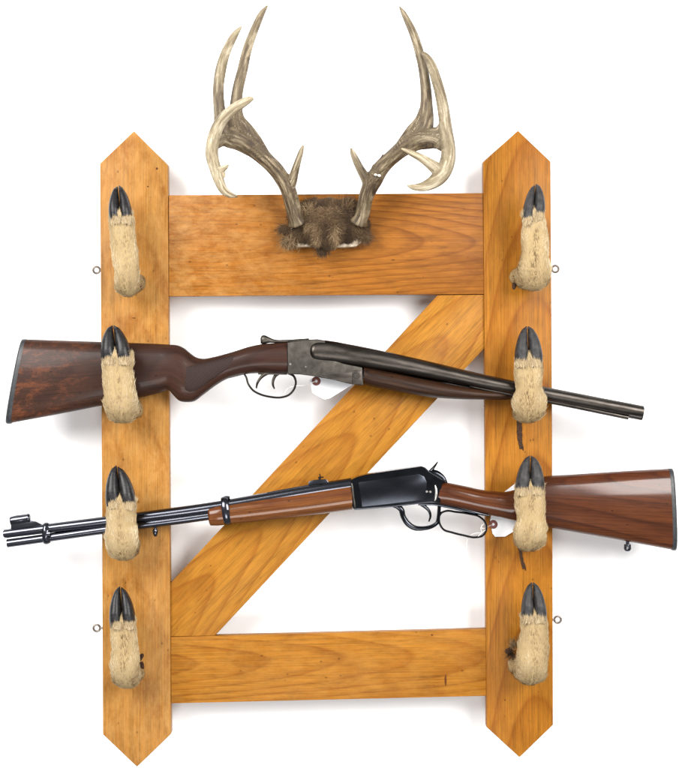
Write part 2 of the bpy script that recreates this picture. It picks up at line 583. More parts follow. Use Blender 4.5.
# knots and cracks as thin set-in plugs
def knot(px, py, rx, ry, h, mat, parent):
    b = new()
    L = lay(b)
    c = b.verts.new(V(px, py, h + 0.35))
    c[L] = Vector((0, 0, 0))
    prev = None
    rings = []
    for q in (0.5, 1.0):
        ring = []
        for j in range(18):
            a = 2 * math.pi * j / 18
            k = q * (1 + 0.25 * noise.noise(Vector((px + 2 * math.cos(a), py + 2 * math.sin(a), q))))
            v = b.verts.new(V(px + rx * k * math.cos(a), py + ry * k * math.sin(a), h + (0.3 if q < 1 else -0.5)))
            v[L] = Vector((v.co.x, v.co.z, 0))
            ring.append(v)
        rings.append(ring)
    for j in range(18):
        b.faces.new((c, rings[0][j], rings[0][(j + 1) % 18]))
        b.faces.new((rings[0][j], rings[1][j], rings[1][(j + 1) % 18], rings[0][(j + 1) % 18]))
    bmesh.ops.recalc_face_normals(b, faces=b.faces[:])
    for f in b.faces:
        f.smooth = True
        if f.normal.y > 0:
            f.normal_flip()
    return obj('knot', b, mat, parent)


parts = {o.name: o for o in rack.children}
M_knot = simple('pine_knot', (0.040, 0.014, 0.005), (0.13, 0.042, 0.008), 260, 0.6, 0, 0.2, spec=0.1)
for (px, py, rx, ry, h, pn) in ((445.5, 680, 1.6, 8.5, -3, 'rail.001'), (432, 635, 1.6, 1.4, -3, 'rail.001'), (157, 168.5, 1.7, 1.9, 0, 'post'),
                                (148, 186.5, 1.5, 1.0, 0, 'post'), (393, 260, 3.0, 0.8, -3, 'rail'), (520.5, 441, 1.3, 5.0, 0, 'post.001'),
                                (134, 318, 2.6, 0.8, 0, 'post'), (505, 700, 1.0, 1.2, 0, 'post.001')):
    knot(px, py, rx, ry, h, M_knot, parts[pn])

# screw eyes
for (cx, cy, sx) in ((96.6, 270, 1), (555.2, 269, -1), (96.8, 628, 1), (557.6, 619.6, -1)):
    bm = new()
    tube(bm, [(cx + 3.3 * math.cos(a), cy + 3.3 * math.sin(a), -10, 1.05) for a in [2 * math.pi * i / 10 for i in range(10)]], 3, 8, closed=True)
    tube(bm, [(cx + sx * 3.0, cy, -10, 1.1), (cx + sx * 12, cy, -10, 1.0)], 2, 8)
    obj('screw_eye', bm, M_eye, rack, 40)


# ------------------------------------------------------------------ deer feet
def foot(tip, hoofl, hoofr, edges, bottom, base, grey=False, seed=0.0, tipgap=1.2, skew=0.0, strip=None, claw=None, knob=None, tuft=None):
    """edges: [(y, xl, xr)] from the bottom of the fur up to the hoof line"""
    H1, H2 = 66.0, 70.0
    bm = new()
    st = []
    n = len(edges)
    for i, (y, xl, xr) in enumerate(edges):
        st.append(((xl + xr) / 2, y, H1 + (H2 - H1) * i / max(1, n - 1), (xr - xl) / 2, 11.0 - 1.2 * i / max(1, n - 1)))
    e0 = st[0]
    bx, by = base
    pts = [(bx, by, -1, 9.0, 9.5), (bx * 0.75 + e0[0] * 0.25, by, 16, 9.5, 9.5), (e0[0] * 0.7 + bx * 0.3, bottom - 11, 38, e0[3] * 0.93, 10.5),
           (e0[0], bottom - 12.5, 57, e0[3] * 0.90, 12.0)] + st
    # close over under the hooves
    yt = (hoofl[1] + hoofr[1]) / 2
    xt = (hoofl[0] + hoofr[0]) / 2
    wt = (hoofr[0] - hoofl[0]) / 2
    pts.append((xt, yt - 1.5, H2, wt * 0.92, 9.0))
    pts.append((xt, yt - 4, H2 - 2, wt * 0.6, 5.5))
    pts.append((xt, yt - 5, H2 - 3, wt * 0.25, 2.5))

    def mod(s, a, u):
        fr = max(0.0, -math.sin(a)) if False else max(0.0, math.sin(a))
        k = 1 + 0.15 * noise.noise(Vector((math.cos(a) * 1.3 + seed, math.sin(a) * 1.3, s * 38)))
        k += 0.04 * noise.noise(Vector((math.cos(a) * 3 + seed, math.sin(a) * 3, s * 110)))
        # hollow down the middle between the two toe tendons, on both front and back
        g1 = math.exp(-((math.cos(a)) / 0.30) ** 2)
        k -= 0.13 * g1 * min(1, max(0, (u - 0.32) * 5))
        return k
    tube(bm, pts, 6, 26, ref='X', mod=mod)
    bmesh.ops.recalc_face_normals(bm, faces=bm.faces[:])
    faces = [f for f in bm.faces if len(f.verts) == 4 and f.calc_center_median().y < -0.004]
    ztop = V(0, yt, H2).z
    zbot = V(0, bottom, H1).z
    cxw = V((edges[0][1] + edges[0][2]) / 2, 0, H1).x

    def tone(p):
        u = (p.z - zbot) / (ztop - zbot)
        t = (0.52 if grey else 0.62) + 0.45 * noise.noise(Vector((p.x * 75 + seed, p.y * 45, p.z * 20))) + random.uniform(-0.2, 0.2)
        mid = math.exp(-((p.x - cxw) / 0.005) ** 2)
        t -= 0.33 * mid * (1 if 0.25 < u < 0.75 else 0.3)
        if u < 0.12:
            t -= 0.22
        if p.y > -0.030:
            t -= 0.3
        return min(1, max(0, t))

    def dirf(p, nr):
        # lies towards the hoof: out from the board first, then up
        if p.y > -0.045:
            return Vector((0, -1, 0.25))
        k = noise.noise(Vector((p.x * 60 + seed, p.z * 60, 3)))
        return Vector((0.16 * k, -0.05, 1))
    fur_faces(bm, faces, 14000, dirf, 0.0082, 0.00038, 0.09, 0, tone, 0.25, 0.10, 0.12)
    # coronet: a fringe of hair growing over the top edge of the horn
    for _ in range(1100):
        t = random.random()
        x = hoofl[0] + (hoofr[0] - hoofl[0]) * t
        y = hoofl[1] + (hoofr[1] - hoofl[1]) * t + 7.2 + random.gauss(0, 1.1) + 1.0 * noise.noise(Vector((x * 0.25, seed, 0)))
        q = (x - xt) / (wt + 0.5)
        q2 = (abs(q) - 0.48) / 0.52
        p = V(x, y, H2 + 2 + 14.0 * max(0.0, 1 - abs(q2) ** 2.6) ** (1 / 2.6) + 0.5)
        nr = Vector((q * 0.8, -1, 0)).normalized()
        hair(bm, p, nr, Vector((0.12 * random.gauss(0, 1) - 0.15 * q, 0.0, 1)).normalized(), random.uniform(.006, .0105), .00038, .07, min(1, max(0, 0.5 + random.gauss(0, .18))), 0, .2, 0.1)
    o = obj('deer_foot_hook', bm, M_furA, rack)
    # hooves
    hm = M_hoof_grey if grey else M_hoof
    for sd, hb in ((-1, hoofl), (1, hoofr)):
        bm = new()
        pts = []
        cb = (xt, yt)
        ty = tip[1] + (0.0 if sd * skew >= 0 else abs(skew))
        y0 = hb[1] + 6
        K = 13
        for i in range(K):
            u = i / (K - 1)
            y = y0 + (ty - y0) * u
            cxx = xt + (tip[0] - xt) * (u ** 1.15)
            W = abs(hb[0] - xt) * (max(0.0, 1 - u ** 2.1) ** 0.75) * (1.0 if u > 0.12 else 0.96 + u * 0.33) + 1.9 * u
            gap = 0.08 + 0.28 * tipgap * min(1, max(0, (u - 0.2) * 3)) * (1 - 0.3 * u)
            W = max(W, gap + 1.0)
            xo = cxx + sd * W
            xi = cxx + sd * gap
            dep = (9.3 * (1 - u ** 1.7) ** 0.6 + 2.0) * (1 if u < 0.97 else 0.7) * (0.78 + 0.22 * min(1, u * 3.2))
            pts.append(((xo + xi) / 2, y, H2 + 2 - 6 * u, abs(xo - xi) / 2, dep))
        lx, ly, lh, lr, ld = pts[-1]
        pts.append((lx, ly - 0.8, lh, lr * 0.5, ld * 0.5))
        tube(bm, pts, 2, 18, ref='X', exp=2.6, mod=lambda s, a, u: 1 + 0.04 * noise.noise(Vector((math.cos(a) * 1.5, math.sin(a) * 1.5 + sd, s * 70 + seed))))
        bmesh.ops.recalc_face_normals(bm, faces=bm.faces[:])
        obj('hoof', bm, hm, o, 50)
    if strip:
        bm = new()
        tube(bm, [(p[0], p[1], p[2] * 0.4, p[3], 0.35) for p in strip], 4, 10, mod=lambda s, a, u: 1 + 0.2 * noise.noise(Vector((s * 200, a, seed))))
        lx, ly = strip[-1][0], strip[-1][1]
        tube(bm, [(strip[-2][0], strip[-2][1], 1.0, 0.8, 0.35), (lx + 1.6, ly - 2, 0.8, 0.9, 0.35), (lx + 2.4, ly + 1.5, 0.6, 0.4, 0.3)], 3, 8)
        bmesh.ops.recalc_face_normals(bm, faces=bm.faces[:])
        obj('hide_strip', bm, M_hide, o, 60)
    if claw:
        for (x, y, h, dx, dy, r) in claw:
            bm = new()
            tube(bm, [(x, y, h, r, r), (x + dx * 0.5, y + dy * 0.5, h + 3, r * 0.85, r), (x + dx * 0.9, y + dy * 0.9, h + 5, r * 0.45, r * .5), (x + dx, y + dy, h + 5.5, r * 0.12, r * .12)], 4, 12, ref='X' if abs(dy) > abs(dx) else 'Y')
            bmesh.ops.recalc_face_normals(bm, faces=bm.faces[:])
            obj('dewclaw', bm, M_hide, o, 60)
    if tuft:
        bm = new()
        for (x, y, h, r, cnt, dx, dy, tn) in tuft:
            a = V(x, y, h)
            for _ in range(cnt):
                p = a + Vector((random.gauss(0, r * U * .4), random.gauss(0, 0.004), random.gauss(0, r * U * .4)))
                hair(bm, p, Vector((0, -1, 0)), Vector((dx + random.gauss(0, .35), 0, -dy + random.gauss(0, .35))).normalized(), random.uniform(.006, .015), .00042, .35, min(1, max(0, tn + random.gauss(0, .12))), 0, .6)
        obj('dewclaw_tuft', bm, M_furB, o)
    return o


foot((118.3, 186.3), (110, 215), (132.5, 215.5), [(272, 115, 138.5), (255, 112.3, 138), (235, 110.8, 135.5), (219, 110, 133)], 296, (137, 283), seed=1.0,
     skew=1.0, claw=[(136.5, 287, 30, 4.5, -1, 2.2), (130, 291, 36, 1.5, 5.5, 1.8)])
foot((535.2, 184.8), (522, 218), (544, 209.5), [(270, 519, 550), (252, 521.5, 549), (236, 522.5, 547.5), (221, 522.8, 545.5)], 290, (518, 277), grey=True, seed=2.0,
     skew=1.2, claw=[(514.5, 284, 34, -1, 5.5, 2.4)])
foot((113.2, 326.2), (102, 355.5), (131.8, 356.5), [(404, 104.5, 137.5), (388, 104.5, 134.5), (372, 103.3, 131.8), (360, 102.6, 132.4)], 422.5, (135, 409), seed=3.0,
     tipgap=0.9)
foot((527.3, 327), (515, 359), (542.3, 358), [(402, 513.2, 545), (388, 515.3, 542.8), (374, 515.4, 543), (363, 515.4, 542.8)], 422, (521, 409), grey=True, seed=4.0,
     strip=[(518.6, 414, 6, 2.2), (519.2, 426, 4, 2.6), (519.8, 438, 3, 2.4), (520.8, 449, 2, 1.2)])
foot((117.2, 466.3), (106.8, 499.5), (136.2, 501.5), [(540, 105.8, 138), (526, 106.2, 135.5), (514, 106.2, 135), (504, 106.8, 135.5)], 559.5, (132, 546), seed=5.0,
     tipgap=1.0, skew=-1.2)
foot((530.3, 456.4), (515.5, 487.5), (543.8, 486), [(532, 514, 546.5), (518, 516.8, 545), (504, 516.6, 544.6), (491, 516, 544)], 550.5, (523, 538), grey=True, seed=6.0,
     strip=[(515, 539, 9, 1.6), (519.6, 549, 4, 1.5), (521.5, 559, 3, 1.4), (523.2, 569, 2, 0.8)])
foot((120.6, 587.3), (110.3, 621), (135.6, 621), [(668, 111.5, 139), (652, 111.3, 138), (638, 110.8, 136.5), (626, 110.5, 135.5)], 687.5, (136, 673), seed=7.0,
     tipgap=1.5, skew=-0.8, claw=[(139, 659, 44, 4.5, -5, 2.6), (141, 663, 30, 2.5, 6, 2.4)])
foot((532.5, 583.2), (521.5, 614.5), (546.2, 615), [(664, 517.5, 547.5), (648, 518.5, 547.8), (634, 521, 547.5), (620, 522, 546.5)], 683.5, (516, 665), grey=True, seed=8.0,
     claw=[(511, 650, 22, -6, 2, 3.0), (517, 666, 14, 1, 11, 2.0)], tuft=[(511.5, 653, 14, 4, 140, -0.2, 0.3, 0.15), (515, 646, 26, 6, 160, -0.3, -0.5, 0.75), (516.5, 669, 8, 4, 100, 0.1, 1, 0.15)])

# ------------------------------------------------------------------ antlers
ant = empty('antler_mount', V(328, 250, -3),
            'pair of weathered deer antlers on a furry skull cap above the top rail', 'antlers')


def branch(bm, pts, pale0, pale1, seed, ridge=0.05, n=6, seg=18, burr=False):
    L = lay(bm)
    m = len(pts)

    def mod(s, a, u):
        k = 1 + ridge * noise.noise(Vector((math.cos(a) * 2.4 + seed, math.sin(a) * 2.4, s * 14)))
        k += ridge * 0.7 * noise.noise(Vector((math.cos(a) * 5 + seed, math.sin(a) * 5, s * 45)))
        if burr and u < 0.16:
            k += (0.32 * math.exp(-((u - 0.02) / 0.035) ** 2)) * (1 + 0.7 * noise.noise(Vector((math.cos(a) * 4, math.sin(a) * 4, seed))))
        return k
    rings = tube(bm, pts, n, seg, mod=mod)
    K = len(rings)
    for i, r in enumerate(rings):
        for v in r:
            g0 = v[L]
            v[L] = Vector((g0.x + seed, g0.y + g0.z * 0.6 + seed, pale0 + (pale1 - pale0) * i / (K - 1)))
    c = [x[:] for x in (pts[-1],)]


def finish(bm, name):
    """fuse the branches into one skin, keeping the grain coordinates of the nearest branch"""
    from mathutils.kdtree import KDTree
    bmesh.ops.recalc_face_normals(bm, faces=bm.faces[:])
    L = lay(bm)
    kd = KDTree(len(bm.verts))
    src = []
    for i, v in enumerate(bm.verts):
        kd.insert(v.co, i)
        src.append(v[L].copy())
    kd.balance()
    me = bpy.data.meshes.new('tmp')
    bm.to_mesh(me)
    bm.free()
    t = bpy.data.objects.new('tmp', me)
    COL.objects.link(t)
    md = t.modifiers.new('r', 'REMESH')
    md.mode = 'VOXEL'
    md.voxel_size = 0.0011
    sm = t.modifiers.new('s', 'SMOOTH')
    sm.factor = 0.5
    sm.iterations = 7
    dg = bpy.context.evaluated_depsgraph_get()
    ev = t.evaluated_get(dg)
    me2 = bpy.data.meshes.new_from_object(ev)
    b2 = new()
    b2.from_mesh(me2)
    L2 = b2.verts.layers.float_vector.get('gco') or b2.verts.layers.float_vector.new('gco')
    bpy.data.objects.remove(t)
    for v in b2.verts:
        near = kd.find_n(v.co, 5)
        g0 = src[near[0][1]]
        acc, wt = Vector(), 0.0
        for _, q, dist in near:
            if abs(src[q].y - g0.y) < 0.012 and abs(src[q].x - g0.x) < 0.02:
                k = 1 / (dist * dist + 1e-7)
                acc += src[q] * k
                wt += k
        v[L2] = acc / wt
    for f in b2.faces:
        f.smooth = True
    return obj(name, b2, M_antler, ant)


bm = new()
branch(bm, [(298, 224, 22, 7.2), (295.5, 217, 27, 7.6), (292.4, 205, 34, 7.4), (287, 187.4, 45, 7.5), (277, 170.8, 56, 7.4), (263.6, 157, 68, 7.8), (249, 145.5, 80, 9.0, 7.5),
            (235, 139, 92, 10.0, 7), (222, 138, 102, 8.5, 7), (213, 146, 112, 5.0)], -0.35, 0.2, 1.0, 0.12, burr=True)
branch(bm, [(243, 141, 84, 9.0, 6), (237, 128, 88, 9.5, 6.5), (235.8, 114, 88, 7.2, 6), (236.5, 99, 87, 5.7), (238.8, 85, 86, 5.4), (242.4, 70.7, 84, 5.2), (246.3, 53, 80, 4.8), (255.8, 26.5, 72, 3.9),
            (262.5, 12.4, 66, 2.9), (267.8, 5.2, 63, 0.9)], -0.1, 0.40, 2.0, 0.05)
branch(bm, [(226, 140, 100, 8.5, 6), (221.5, 128, 103, 7.0, 6), (220, 113, 104, 5.9), (218.7, 100, 104, 5.4), (218.5, 88.4, 103, 5.3), (220.6, 70.7, 100, 5.3), (224.2, 57, 97, 4.8), (229.8, 43.8, 93, 4.2),
            (236.2, 33, 89, 3.1), (241.8, 26.3, 86, 1.0)], 0.0, 0.85, 3.0, 0.05)
branch(bm, [(253.5, 98.2, 150, 1.6), (248, 100.2, 148, 3.6), (240.4, 104.4, 145, 4.6), (228.2, 113.2, 138, 5.2), (218.6, 125.4, 128, 5.9), (213.2, 140, 122, 6.2), (211.8, 154, 124, 6.3), (215, 167.5, 130, 5.8),
            (219.2, 180.8, 138, 5.0), (224, 190.3, 144, 4.1), (230.4, 194.8, 150, 3.0), (237.5, 196.4, 153, 1.2)], 0.85, 0.85, 4.0, 0.05)
branch(bm, [(266, 158, 68, 6, 5), (254, 145, 80, 10, 5), (243, 132, 88, 11, 4.5), (237, 121, 90, 8.5, 4.5), (236, 108, 88, 5.6, 4)], 0.0, 0.1, 8.5, 0.07)
branch(bm, [(219, 171, 133, 4), (223.5, 168.5, 138, 3), (226.5, 166.3, 141, 2.2), (228.6, 164.2, 143, 1.0)], 0.8, 1.0, 5.0, 0.04)
branch(bm, [(287.5, 189, 42, 6), (291.5, 183, 47, 5.0), (294.6, 172, 54, 4.1), (298.8, 158.6, 60, 3.1), (301.6, 150, 63, 2.3), (303.4, 144.8, 64, 0.9)], 0.0, 0.55, 6.0, 0.07)
for (x, y, dx, dy) in ((222, 171.5, 3.5, 5.5),):
    branch(bm, [(x, y, 134, 2.5), (x + dx * .5, y + dy * .5, 137, 1.8), (x + dx, y + dy, 139, .8)], .8, 1, 7.0)
finish(bm, 'antler')

bm = new()
branch(bm, [(358.5, 224, 22, 7.0), (361.6, 216, 27, 7.0), (366, 196, 40, 7.4), (372.7, 180.8, 50, 8.6), (381.5, 167.5, 60, 7.6), (393.7, 155.5, 72, 7.4), (408, 144.5, 84, 8.6, 7),
            (421, 139.5, 94, 9.5, 7), (434, 140, 104, 8.3, 7), (445, 146, 114, 5.5)], -0.45, 0.2, 11.0, 0.16, burr=True)
branch(bm, [(414, 142, 88, 9, 6), (422.5, 129, 91, 10.0, 6.5), (425.8, 117, 92, 7.8, 6), (426.4, 104, 91, 6.2), (425.8, 88.4, 89, 5.4), (423.5, 70.7, 86, 4.9), (419.4, 53, 82, 4.6), (414, 35.3, 77, 4.2),
            (407.6, 21.2, 72, 3.4), (402.6, 11.5, 68, 2.3), (399.3, 6.3, 66, 0.8)], -0.05, 0.4, 12.0, 0.05)
branch(bm, [(421.6, 51.6, 98, 1.2), (425.5, 55.5, 100, 3.0), (430.3, 63, 103, 4.3), (436.2, 79.5, 108, 5.0), (441, 97.2, 112, 5.5), (444.2, 115, 116, 5.9), (446, 130, 119, 6.2), (448.3, 146, 123, 6.7),
            (447.3, 162, 130, 7.4), (440.6, 175.5, 138, 7.6), (430, 184, 146, 5.8), (418.5, 187.2, 152, 3.8), (411.5, 186.8, 155, 2.4), (406.8, 185.4, 156, 0.8)], 0.30, 0.90, 13.0, 0.05)
branch(bm, [(440.5, 172, 134, 6.8), (433.5, 166.5, 140, 5.6), (420.3, 157.5, 148, 3.8), (409, 152, 152, 2.7), (401, 148.4, 154, 0.9)], 0.7, 1.0, 14.0, 0.05)
branch(bm, [(424, 137, 97, 6, 5), (433, 135.5, 104, 7.5, 4.5), (440, 132, 110, 6.5, 4.5), (444, 124, 115, 4.5, 4)], 0.1, 0.35, 19.0, 0.05)
branch(bm, [(440, 150, 108, 6, 6), (444.5, 140, 113, 6, 6), (444.8, 128, 116, 5.6)], 0.2, 0.5, 16.0, 0.05)
branch(bm, [(370, 187, 45, 6), (366, 178.6, 50, 5.2), (360.5, 169.4, 56, 4.1), (355.2, 158.6, 61, 3.4), (352.2, 151.6, 63, 2.4), (350.7, 148, 64, 1.0)], 0.0, 0.35, 15.0, 0.07)
branch(bm, [(394, 156, 72, 6, 5), (407, 144, 84, 9.5, 5), (417, 133, 90, 11, 4.5), (423.5, 121, 92, 8.6, 4.5), (426, 108, 91, 6, 4)], 0.0, 0.15, 18.5, 0.07)
for q in range(9):  # warty lump on the beam
    x, y = random.uniform(370, 380), random.uniform(164, 180)
    branch(bm, [(x - 2, y + 1, 60, 2), (x, y - 1, 63, 3), (x + 2, y - 3, 60, 1.5)], 0, .1, 20 + q, .2, n=3, seg=10)
ra = finish(bm, 'antler')
bm = new()
for (x, y, r) in ((375.6, 174.6, 1.3), (379.2, 175.4, 1.5)):
    tube(bm, [(x - r, y, 71, .3), (x - r * .6, y, 72, r * .8), (x + r * .6, y + .3, 72, r * .85), (x + r, y + .3, 71, .3)], 4, 10)
bmesh.ops.recalc_face_normals(bm, faces=bm.faces[:])
obj('white_bead', bm, M_bone_white, ra, 60)
bm = new()
tube(bm, [(379, 172, 66, 1.4, .8), (380, 165, 69, 1.7, .7), (382, 157, 71, 1.0, .5), (383, 154, 72, .3)], 4, 8)
tube(bm, [(380, 168, 66, 1.2, .8), (384, 164, 70, 1.1, .6), (387, 162, 72, .3)], 4, 8)
bmesh.ops.recalc_face_normals(bm, faces=bm.faces[:])
obj('dry_scrap', bm, M_hide, ra, 60)


def pillow(bm, cx, cy, rx, ry, h0, hh, seed, K=14, seg=40, pw=2.3):
    """lumpy dome standing on the board"""
    L = lay(bm)
    prev = None
    for i in range(K):
        t = i / (K - 1)
        ang = t * math.pi / 2
        rr, hz = math.cos(ang) ** 0.8 if t < 1 else 0.02, math.sin(ang)
        ring = []
        for j in range(seg):
            a = 2 * math.pi * j / seg
            k = 1 + 0.16 * noise.noise(Vector((math.cos(a) * 1.7 + seed, math.sin(a) * 1.7, hz * 1.5)))
            ce = math.copysign(abs(math.cos(a)) ** (2 / pw), math.cos(a))
            se = math.copysign(abs(math.sin(a)) ** (2 / pw), math.sin(a))
            p = V(cx + rx * rr * k * ce, cy + ry * rr * k * se, h0 + hh * hz * (1 + 0.15 * noise.noise(Vector((ce * rr * 2, se * rr * 2, seed)))))
            v = bm.verts.new(p)
            v[L] = Vector((0.2, 0, 0))
            ring.append(v)
        if prev:
            for j in range(seg):
                f = bm.faces.new((prev[j], prev[(j + 1) % seg], ring[(j + 1) % seg], ring[j]))
                f.smooth = True
        prev = ring
    bm.faces.new(prev)
    bmesh.ops.recalc_face_normals(bm, faces=bm.faces[:])


bm = new()
prism(bm, [(291, 224), (300, 206), (330, 200), (358, 206), (366, 224), (364, 240), (356, 246.5), (342, 247.5), (320, 246), (298, 247.2), (290, 241)], 14, -2.5, (1, 0), 2.0, 3)
plate = obj('skull_plate', bm, M_bone, ant, 40)
bm = new()
pillow(bm, 328, 221.5, 41, 22.5, 6, 20, 3.0, pw=3.0)
base_faces = [f for f in bm.faces if len(f.verts) == 4]
fc = V(326, 226, 30)


def dirf(p, nr):
    d = Vector((p.x - fc.x, 0, p.z - fc.z))
    k = noise.noise(Vector((p.x * 70, p.z * 70, 1.0)))
    return Vector((0.5 * d.x / 0.04 + k, -0.1, 0.4 * d.z / 0.03 - 0.25 + 0.6 * noise.noise(Vector((p.x * 70, p.z * 70, 9.0)))))


def toneB(p):
    t = 0.40 + 0.5 * noise.noise(Vector((p.x * 55, p.z * 55, 5.0))) + random.uniform(-.3, .3)
    return min(1, max(0, t))


fur_faces(bm, base_faces, 14000, dirf, 0.010, 0.00042, 0.32, 0, toneB, 0.8)
obj('fur_cap', bm, M_furB, plate)
bm = new()
pillow(bm, 325, 229, 20, 20, 20, 30, 6.0, pw=2.0)
base_faces = [f for f in bm.faces if len(f.verts) == 4]
fc = V(326, 222, 50)
fur_faces(bm, base_faces, 12000, lambda p, nr: Vector((0.5 * (p.x - fc.x) / 0.03 + random.gauss(0, .35), 0, 0.6 * (p.z - fc.z) / 0.03 - 0.25 + random.gauss(0, .35))), 0.010, 0.00042, 0.35, 0,
          lambda p: min(1, max(0, 0.5 + 0.5 * noise.noise(Vector((p.x * 75, p.z * 75, 2.0))) + random.uniform(-.3, .3))), 0.8)
obj('fur_tuft', bm, M_furB, plate)
bm = new()
for (x, y, h, r, cnt, dx, dy, tn) in ((290, 240, 13, 8, 800, -0.1, 0.6, 0.70), (285.5, 229, 14, 6, 300, -0.6, 0.3, 0.35), (364, 236, 16, 7, 500, 0.3, 0.5, 0.45),
                                      (322, 249, 24, 6, 300, 0.1, 1, 0.2), (347, 206, 22, 9, 350, 0.3, -0.6, 0.5), (308, 212, 22, 9, 400, -0.1, -0.5, 0.75)):
    a = V(x, y, h)
    for _ in range(cnt):
        p = a + Vector((random.gauss(0, r * U * .45), random.gauss(0, 0.004), random.gauss(0, r * U * .35)))
        hair(bm, p, Vector((0, -1, 0)), Vector((dx + random.gauss(0, .4), 0, -dy + random.gauss(0, .4))).normalized(), random.uniform(.006, .016), .00042, .35, min(1, max(0, tn + random.gauss(0, .14))), 0, .6)
obj('hair_tuft', bm, M_furB, plate)

# ------------------------------------------------------------------ shotgun
sg = empty('shotgun', V(300, 373, 24), 'old double barrelled shotgun with dark worn stock on the upper foot hooks, muzzle right', 'shotgun')
bm = new()
SST = [(25.5, 339.2, 10.5, 423.2, 17.5), (60, 340.4, 50, 415.8, 19), (100, 341.8, 98, 406.4, 19.5), (135, 343.0, 135, 398.8, 19.5), (160, 344.0, 160, 393.0, 19.5), (170, 344.6, 169, 390.6, 19.8),
       (178, 345.4, 173.5, 395.2, 20), (184.5, 348.4, 179, 400.6, 20), (190, 352.8, 187, 402.2, 19), (196, 357.0, 195, 401.0, 18), (203, 358.6, 203.5, 394.8, 17.2), (212, 357.2, 214, 386.8, 17),
       (224, 354.2, 225, 380.0, 17.2), (237, 350.4, 238, 375.6, 17.6), (249, 346.6, 250, 373.8, 18), (262, 344.0, 262, 373.2, 18.3), (275, 343.0, 275, 373.4, 18.6), (287.5, 342.2, 288, 373.8, 18.8)]
loft(bm, SST, 5, 32, 24, 2.3, off=(0.4, 0, 0))
bvh_src = bm.copy()
stock = obj('stock', bm, M_walnut_old, sg, 40)

# checkered grip panel following the surface
tree = BVHTree.FromBMesh(bvh_src)
bm = new()
L = lay(bm)
grid = []
A = [(186, 366), (193, 364), (203, 361), (214, 358.5), (226, 356.0), (236, 354.5)]
B = [(184, 390), (190, 393), (199, 390), (210, 382), (221, 374), (230, 367)]
A = cr(A, 6)
B = cr(B, 6)
cam_loc = Vector((0, -D, 0))
for i in range(len(A)):
    row = []
    for j in range(13):
        t = j / 12
        p = V(A[i][0] * (1 - t) + B[i][0] * t, A[i][1] * (1 - t) + B[i][1] * t, 24)
        d = (p - cam_loc).normalized()
        hit, nr, _, _ = tree.ray_cast(cam_loc, d)
        if hit is None:
            hit, nr = p, Vector((0, -1, 0))
        if nr.y > 0:
            nr = -nr
        edge = i in (0, len(A) - 1) or j in (0, 12)
        v = bm.verts.new(hit + nr * (-0.0004 if edge else 0.0005))
        v[L] = v.co
        row.append(v)
    grid.append(row)
for i in range(len(grid) - 1):
    for j in range(12):
        f = bm.faces.new((grid[i][j], grid[i][j + 1], grid[i + 1][j + 1], grid[i + 1][j]))
        f.smooth = True
bmesh.ops.recalc_face_normals(bm, faces=bm.faces[:])
Mx = N('cut_checkering')
g = Mx.gco()
sep = Mx.n('ShaderNodeSeparateXYZ')
Mx.l(g, sep.inputs[0])
d1 = Mx.math('SINE', Mx.math('MULTIPLY', Mx.math('ADD', sep.outputs[0], Mx.math('MULTIPLY', sep.outputs[2], 0.45)), 1900))
d2 = Mx.math('SINE', Mx.math('MULTIPLY', Mx.math('SUBTRACT', Mx.math('MULTIPLY', sep.outputs[0], 0.55), sep.outputs[2]), 1900))
hgt = Mx.math('ADD', d1, d2)
cc = Mx.ramp(Mx.math('MULTIPLY_ADD', hgt, 0.25, 0.5), [(0.15, (0.012, 0.006, 0.005)), (0.8, (0.025, 0.011, 0.008))])
Mx.l(cc, Mx.b.inputs['Base Color'])
Mx.b.inputs['Roughness'].default_value = 0.6
Mx.b.inputs['Specular IOR Level'].default_value = 0.2
Mx.l(Mx.bump(hgt, 0.3, 0.0003), Mx.b.inputs['Normal'])
obj('checkering', bm, Mx.m, stock)

bm = new()
loft(bm, [(21.5, 340.6, 6.0, 423.0, 14), (22.3, 339.4, 7.2, 423.8, 16.6), (25.5, 338.9, 10.6, 424.0, 17.6), (26.6, 338.9, 11.8, 423.8, 17.6)], 3, 30, 24, 2.3)
obj('butt_plate', bm, M_rubber, stock, 40)
bm = new()
prism(bm, [(287.2, 342.4), (296, 341.0), (308, 339.4), (318, 339.0), (325, 341), (330, 352), (336, 361), (346, 364), (362.5, 367.2), (363.6, 385.6), (351, 384.2), (333, 379.8), (312, 376.0), (300, 374.4), (287.6, 374.0)],
      44.5, 4, (1, 0), 2.2, 3)
rec = obj('receiver', bm, M_case, sg, 30)
bm = new()
prism(bm, [(322, 375.5), (352, 372), (352, 383.4), (333, 379.4)], 45.4, 40, (1, 0), 0.6, 2)
prism(bm, [(352.3, 369.5), (361.5, 371), (361.8, 384.4), (352.3, 383)], 46.2, 40, (1, 0), 1.0, 2)
obj('locking_lug', bm, M_brown, rec, 30)
for (x, y, r, h, mt) in ((290.3, 364, 1.3, 45.2, M_bright), (305.8, 366.8, 0.9, 45.0, M_bright), (356.4, 375.8, 3.0, 47.0, M_case)):
    bm = new()
    disc(bm, x, y, 40, h, r)
    obj('screw', bm, mt, rec, 40)
bm = new()
loft(bm, [(260.4, 338.0, 260.6, 343.5, 3), (261.5, 335.9, 262, 344, 5), (265, 335.2, 266, 343.6, 6), (269, 337.0, 269, 343, 5.5), (274, 339.2, 274, 343, 5), (286, 339.6, 286, 342.8, 6), (300, 338.8, 300, 341.5, 7), (309, 338.2, 309, 340.6, 7)], 4, 18, 24, 2.4)
obj('top_lever', bm, M_case, rec, 50)
